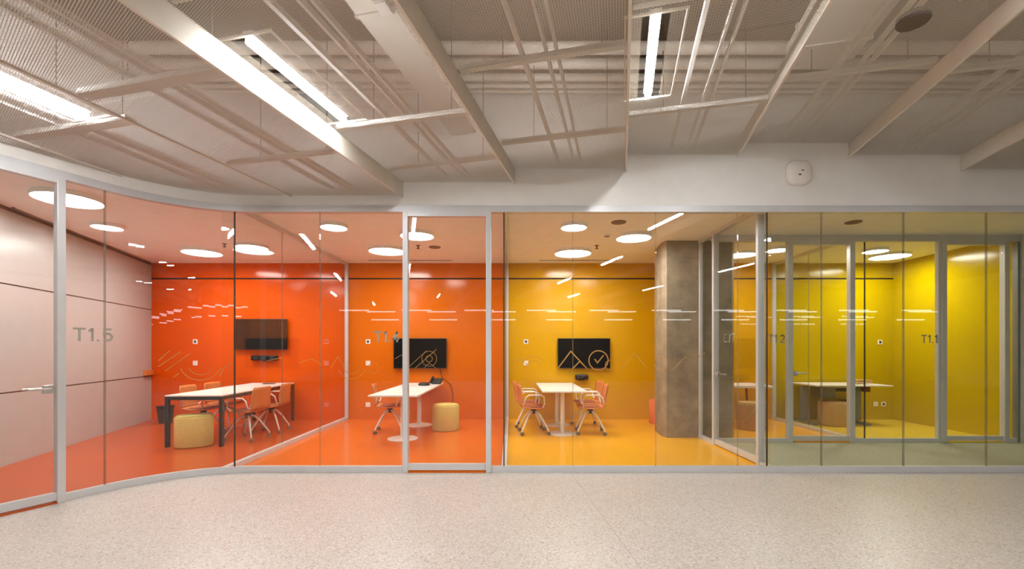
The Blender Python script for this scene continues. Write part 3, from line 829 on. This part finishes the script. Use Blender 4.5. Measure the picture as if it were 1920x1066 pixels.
sprinkler(ceil_pos(421, 460), 'small sprinkler in the red-orange room ceiling')

# ------------------------------------------------------------------ furniture
def chair_proto():
    """facing +x; origin on the floor under the hub"""
    t = empty('swivel_chair')
    # seat shell
    n = 9; vs = []; fs = []
    def shell(u, v):          # u across -1..1, v 0..1 from seat front to back top
        w = 0.225 * (1 - 0.10 * abs(v - 0.35))
        if v < 0.5:
            k = v / 0.5; x = 0.21 - 0.40 * k; z = 0.455 - 0.02 * math.sin(k * PI) + 0.03 * max(0, k - 0.8) + 0.012 * u * u
        elif v < 0.62:
            k = (v - 0.5) / 0.12; x = -0.19 - 0.05 * math.sin(k * PI / 2); z = 0.461 + 0.07 * k
        else:
            k = (v - 0.62) / 0.38; x = -0.24 - 0.045 * k; z = 0.531 + 0.29 * k
        if v >= 0.5: x += 0.045 * u * u * min(1, (v - 0.5) / 0.2)
        if v > 0.9: w *= 1 - 0.12 * ((v - 0.9) / 0.1) ** 2
        if v < 0.08: w *= 1 - 0.10 * ((0.08 - v) / 0.08) ** 2
        return Vector((x, u * w, z))
    def sheet(v0, v1, nv, th):
        mb = MB(); nu = 8; top = []
        for j in range(nv + 1):
            for i in range(nu + 1): top.append(shell(-1 + 2 * i / nu, v0 + (v1 - v0) * j / nv))
        bot = []
        for j in range(nv + 1):
            for i in range(nu + 1):
                u = -1 + 2 * i / nu; v = v0 + (v1 - v0) * j / nv
                d = (shell(u, min(1, v + 0.01)) - shell(u, max(0, v - 0.01))).normalized()
                nrm = Vector((0, 1, 0)).cross(d); bot.append(shell(u, v) - nrm.normalized() * th)
        w = nu + 1; F = []; off = len(top)
        for j in range(nv):
            for i in range(nu):
                a = j * w + i; F.append([a, a + 1, a + w + 1, a + w]); F.append([off + a + w, off + a + w + 1, off + a + 1, off + a])
        for j in range(nv):
            for i in (0, nu):
                a = j * w + i; F.append([a, a + w, off + a + w, off + a])
        for i in range(nu):
            for j in (0, nv):
                a = j * w + i; F.append([a, a + 1, off + a + 1, off + a])
        return mb.add(top + bot, F, True)
    sheet(0.0, 0.52, 8, 0.022).build('seat', M_CHAIR, t)
    sheet(0.52, 1.0, 9, 0.016).build('backrest', M_CHAIR, t)
    MB().box((0.02, 0, 0.452), (0.34, 0.36, 0.03), bev=0.012).build('seat_pad', M_CHAIRD, t)
    for sg in (-1, 1):
        p = [(-0.20, sg * 0.20, 0.49), (-0.19, sg * 0.26, 0.52), (-0.17, sg * 0.275, 0.62), (-0.12, sg * 0.275, 0.66), (0.08, sg * 0.275, 0.66), (0.13, sg * 0.275, 0.63), (0.14, sg * 0.265, 0.52), (0.12, sg * 0.20, 0.44), (0.05, sg * 0.12, 0.425)]
        MB().tube(p, 0.011, 8).build('armrest', M_WSTEEL, t)
    MB().lathe([(0.035, 0.33), (0.045, 0.36), (0.045, 0.40), (0.09, 0.415), (0.09, 0.432)], n=20).build('hub', M_PLASTIC, t)
    for k in range(4):
        a = PI / 4 + k * PI / 2; c, s = math.cos(a), math.sin(a)
        pr = [(0.03, 0.365), (0.09, 0.355), (0.17, 0.27), (0.26, 0.14), (0.30, 0.085), (0.305, 0.06)]
        lg = MB().tube([(r * c, r * s, z) for r, z in pr], [0.018, 0.017, 0.015, 0.013, 0.012, 0.011], 8).build('leg', M_WSTEEL, t)
        cb = MB()
        for off in (-0.012, 0.012):
            prof = [(0.010, -0.008), (0.027, -0.008), (0.027, 0.008), (0.010, 0.008)]
            w = MB().lathe(prof, n=14)
            for (x, y, z) in w.v[:]: pass
            w.v = [(0.305 * c + (x * c - (z + off) * s), 0.305 * s + (x * s + (z + off) * c), 0.028 + y) for x, y, z in w.v]
            cb.add(w.v, w.f, False)
        cb.build('castor', M_CASTOR, lg)
    return t
CHAIRS = [
    (-4.12, 7.10, PI - 0.12, 'orange shell chair on castors at the black-framed table, partition side, end toward the hall'),
    (-4.10, 7.75, PI + 0.1, 'orange shell chair on castors at the black-framed table, partition side, end toward the screen'),
    (-5.02, 7.40, 0.06, 'orange shell chair on castors at the black-framed table, bin side, end toward the hall'),
    (-5.06, 8.05, -0.05, 'orange shell chair on castors at the black-framed table, bin side, end toward the screen'),
    (-2.06, 7.72, 0.15, 'lone orange shell chair on castors tucked under the long white pedestal table'),
    (0.38, 7.60, 0.10, 'orange shell chair at the short white table, orange-room side, end toward the hall'),
    (0.33, 8.28, -0.08, 'orange shell chair at the short white table, orange-room side, end toward the screen'),
    (1.33, 7.60, PI - 0.08, 'orange shell chair at the short white table, pillar side, end toward the hall'),
    (1.38, 8.28, PI + 0.08, 'orange shell chair at the short white table, pillar side, end toward the screen'),
]
proto = chair_proto()
for i, (x, y, a, lab) in enumerate(CHAIRS):
    c = proto if i == 0 else copy_tree(proto)
    c.location = (x, y, 0.003); c.rotation_euler = (0, 0, a)
    tag(c, lab, 'chair', 'orange shell chairs at the meeting tables')

# black framed table
t = empty('meeting_table', (-4.55, 6.50, 0.002), 0.055, 'long white table on a black square-tube frame in the red-orange room', 'table')
TW, TL = 0.80, 2.46
MB().span((-TW / 2, 0, 0.725), (TW / 2, TL, 0.745), bev=0.003).build('tabletop', M_WHITE, t)
for sx in (-1, 1):
    MB().span((sx * (TW / 2 - 0.0), 0.05, 0.675), (sx * (TW / 2 - 0.04), TL - 0.05, 0.724)).build('side_rail', M_BLACK, t)
    for yy in (0.0, TL - 0.05): MB().span((sx * TW / 2, yy, 0), (sx * (TW / 2 - 0.05), yy + 0.05, 0.724)).build('leg', M_BLACK, t)
for yy in (0.0, TL - 0.04): MB().span((-TW / 2 + 0.05, yy, 0.675), (TW / 2 - 0.05, yy + 0.04, 0.724)).build('end_rail', M_BLACK, t)
o = empty('table_box', (-4.60, 8.62, 0.747), 0.05, 'flat black connection box on the black-framed table', 'cable box')
MB().box((0, 0, 0.008), (0.20, 0.10, 0.016), bev=0.003).build('body', M_PLASTIC, o)
MB().box((0, -0.02, 0.018), (0.16, 0.03, 0.004)).build('lid', M_BIN, o)

def pedestal_table(x, y0, y1, bases, label):
    t = empty('pedestal_table', (x, y0, 0.002), 0, label, 'table')
    MB().span((-0.36, 0, 0.715), (0.36, y1 - y0, 0.74), bev=0.004).build('tabletop', M_WHITE, t)
    for b in bases:
        MB().lathe([(0.235, 0.0), (0.235, 0.010), (0.20, 0.016), (0.04, 0.022)], c=(0, b - y0, 0), n=36).build('base', M_WSTEEL, t)
        MB().lathe([(0.038, 0.018), (0.036, 0.70)], c=(0, b - y0, 0), n=20).build('column', M_WSTEEL, t)
        MB().box((0, b - y0, 0.705), (0.44, 0.10, 0.02), bev=0.004).build('top_plate', M_WSTEEL, t)
pedestal_table(-1.70, 6.52, 9.02, (7.13, 8.40), 'long white table on two round pedestals in the orange room')
pedestal_table(0.86, 7.18, 9.00, (7.56, 8.44), 'short white table on two round pedestals in the amber room')

# things on the orange room table
o = empty('conference_phone', (-1.60, 8.35, 0.743), 0.3, 'black conference phone on the long white pedestal table', 'phone')
MB().lathe([(0.09, 0.0), (0.11, 0.012), (0.09, 0.04), (0.03, 0.055)], n=24, sq=2.6).build('body', M_PLASTIC, o)
MB().box((0, -0.06, 0.045), (0.07, 0.05, 0.012), rx=0.3, bev=0.003).build('keypad', M_BIN, o)
o = empty('telephone', (-1.44, 8.70, 0.743), -0.2, 'black desk telephone with tilted screen at the wall end of the long white table', 'phone')
MB().box((0, 0, 0.06), (0.24, 0.16, 0.02), rx=0.55, bev=0.006).build('body', M_PLASTIC, o)
MB().box((0.02, 0.03, 0.088), (0.10, 0.05, 0.006), rx=0.55).build('display', M_BIN, o)
MB().box((-0.085, 0, 0.083), (0.045, 0.19, 0.028), rx=0.55, bev=0.012).build('handset', M_PLASTIC, o)
MB().box((0, 0.03, 0.03), (0.18, 0.06, 0.06), bev=0.006).build('stand', M_PLASTIC, o)
o = empty('paper_stack', (-1.86, 8.22, 0.743), 0.2, 'small stack of white papers on the long white pedestal table', 'paper')
for k in range(5): MB().box((0.004 * (k % 3), 0.003 * k, 0.003 + 0.005 * k), (0.21, 0.297, 0.004), rz=0.03 * (k % 3 - 1)).build('sheet', M_WHITE, o)

# stools
def pouf(x, y, mat, label, r=0.235, h=0.45, sq=0.0, group=None, rz=0.0):
    o = empty('stool', (x, y, 0.003), rz, label, 'stool', group)
    MB().lathe([(r - 0.02, 0.0), (r - 0.004, 0.006), (r, 0.02), (r, h - 0.035), (r - 0.006, h - 0.022), (r - 0.022, h - 0.012)], n=44, sq=sq).build('body', mat, o)
    MB().lathe([(r - 0.022, h - 0.014), (r - 0.018, h - 0.006), (r - 0.03, h), (0.02, h + 0.004)], n=44, sq=sq).build('seat_top', mat, o)
    MB().lathe([(r - 0.018, h - 0.017), (r - 0.012, h - 0.013), (r - 0.018, h - 0.009)], n=44, sq=sq).build('piping', mat, o)
pouf(-4.63, 6.63, M_POUF, 'mustard round stool between the front legs of the black-framed table', 0.235, 0.45, 3.2, rz=0.5)
pouf(-1.14, 7.92, M_POUF, 'mustard round stool beside the long white pedestal table', 0.235, 0.45)
pouf(2.87, 8.62, M_POUFO, 'orange round stool peeking out from behind the pillar', 0.235, 0.45)
pouf(4.26, 8.02, M_POUFD, 'tan round stool in the golden room in front of its table', 0.25, 0.47)
pouf(5.99, 8.42, M_POUFD, 'tan round stool under the desk in the yellow room', 0.25, 0.44)

# waste bin
o = empty('waste_bin', (-6.63, 8.70, 0.003), 0, 'dark grey waste bin in the corner of the red-orange room', 'bin')
mb = MB().lathe([(0.105, 0.0), (0.14, 0.30), (0.146, 0.31), (0.132, 0.31), (0.10, 0.02), (0.02, 0.02)], n=28); mb.build('bucket', M_BIN, o)
MB().lathe([(0.138, 0.295), (0.150, 0.302), (0.150, 0.318), (0.136, 0.318)], n=28).build('rim', M_PLASTIC, o)

# screens and wall devices
def tv(x0, x1, z0, z1, label):
    o = empty('wall_screen', ((x0 + x1) / 2, YB, z0), 0, label, 'television')
    w, h = x1 - x0, z1 - z0
    MB().span((-w / 2, -0.085, 0), (w / 2, -0.045, h), bev=0.004).build('bezel', M_PLASTIC, o)
    MB().span((-w / 2 + 0.012, -0.088, 0.018), (w / 2 - 0.012, -0.084, h - 0.012)).build('display', M_SCREEN, o)
    MB().span((-0.22, -0.046, h / 2 - 0.15), (0.22, -0.001, h / 2 + 0.15)).build('wall_mount', M_BLACK, o)
tv(-5.50, -4.45, 1.40, 2.01, 'black wall screen mounted high on the red-orange wall')
tv(-2.33, -1.28, 1.025, 1.625, 'black wall screen on the orange wall behind the door frame')
tv(0.93, 1.97, 1.025, 1.625, 'black wall screen on the amber wall above the short table')
def bar_cam(x, z, w, label):
    o = empty('video_bar', (x, YB, z), 0, label, 'camera')
    MB().box((0, -0.06, 0), (w, 0.09, 0.10), bev=0.02).build('body', M_PLASTIC, o)
    for k in (-0.3, 0, 0.3): MB().box((k * w, -0.107, 0.0), (w * 0.14, 0.006, 0.06), bev=0.002).build('speaker_cloth', M_BIN, o)
    m = MB().lathe([(0.03, 0), (0.03, 0.02), (0.018, 0.024)], n=18); m.v = [(x_ + w * 0.15, -0.105 - z_, y_) for x_, y_, z_ in m.v]; m.build('lens', M_SCREEN, o)
    MB().box((0, -0.008, -0.02), (0.12, 0.014, 0.10)).build('bracket', M_BLACK, o)
bar_cam(-4.90, 1.235, 0.52, 'long black video bar below the high wall screen')
bar_cam(1.41, 0.855, 0.26, 'small black camera bar on the amber wall behind the short table')
def plate(x, z, dark, label, wall_y=YB):
    o = empty('wall_plate', (x, wall_y, z), 0, label, 'switch')
    MB().box((0, -0.005, 0), (0.092, 0.01, 0.092), bev=0.003).build('frame', M_WHITE, o)
    MB().box((0, -0.011, 0), (0.042, 0.006, 0.048), bev=0.002).build('insert', M_BIN if dark else M_WSTEEL, o)
for x, nm in ((-6.32, 'red-orange'), (-2.86, 'orange'), (0.30, 'amber')):
    plate(x, 1.56, True, 'white thermostat with dark centre on the %s wall' % nm)
    plate(x, 1.13, False, 'plain white switch plate below the thermostat on the %s wall' % nm)
plate(-2.86, 0.30, False, 'white socket low on the orange wall')
plate(7.39, 1.55, True, 'thermostat with dark centre on the yellow wall')
plate(7.30, 0.31, False, 'white socket low on the yellow wall')
plate(7.46, 0.31, True, 'dark socket low on the yellow wall')
MB().tube([(-1.42, YB - 0.02, 1.02), (-1.38, YB - 0.03, 0.85), (-1.20, YB - 0.05, 0.7), (-1.16, YB - 0.03, 0.5), (-1.18, YB - 0.02, 0.32)], 0.007, 6).build('cable', M_PLASTIC, None, 'thin dark cable hanging below the screen in the orange room', 'cable')

# golden room table
t = empty('side_table', (4.32, 8.55, 0.002), 0, 'white table with splayed brown legs in the golden room', 'table')
MB().span((-0.62, -0.35, 0.70), (0.42, 0.42, 0.745), bev=0.006).build('tabletop', M_WHITE, t)
for sx, sy in ((-0.5, -0.25), (0.3, -0.25), (-0.5, 0.3), (0.3, 0.3)):
    MB().tube([(sx * 0.8, sy * 0.8, 0.70), (sx * 1.1, sy * 1.1, 0.0)], [0.024, 0.016], 10).build('leg', M_WOODLEG, t)

# desk in the yellow room
t = empty('desk', (6.25, 8.62, 0.002), -0.05, 'pale desk on grey steel lifting legs in the yellow room', 'desk')
MB().span((-0.68, -0.40, 0.725), (0.68, 0.40, 0.75), bev=0.004).build('desktop', M_WHITE, t)
for sx in (-0.6, 0.34):
    g = MB().box((sx, 0.1, 0.375), (0.20 if sx > 0 else 0.12, 0.09, 0.65), bev=0.006).build('lifting_column', M_GREYST, t)
    MB().box((sx, 0.05, 0.02), (0.09, 0.66, 0.04), bev=0.008).build('foot', M_GREYST, t)
MB().box((-0.08, 0, 0.70), (0.76, 0.06, 0.04)).build('cross_beam', M_GREYST, t)
MB().box((-0.28, 0.05, 0.60), (0.26, 0.35, 0.20), bev=0.006).build('drawer_box', M_GREYST, t)
MB().box((0.08, 0.2, 0.62), (0.30, 0.12, 0.06), bev=0.006).build('cable_tray', M_BIN, t)
MB().box((0.48, 0.0, 0.66), (0.10, 0.10, 0.12), bev=0.006).build('motor_box', M_WOODLEG, t)
o = empty('paper_stack', (6.62, 8.60, 0.774), 0.1, 'grey folders lying on the desk in the yellow room', 'folder')
for k in range(3): MB().box((0.004 * k, 0, 0.012 + 0.018 * k), (0.30, 0.22, 0.016), rz=0.04 * k, bev=0.002).build('folder', M_POUFD, o)
o = empty('wall_box', (6.62, YB, 0.36), 0, 'black socket box on the yellow wall under the desk', 'socket')
MB().box((0, -0.03, 0), (0.13, 0.06, 0.09), bev=0.006).build('body', M_PLASTIC, o)
MB().box((0, -0.062, 0), (0.09, 0.006, 0.05), bev=0.002).build('insert', M_BIN, o)
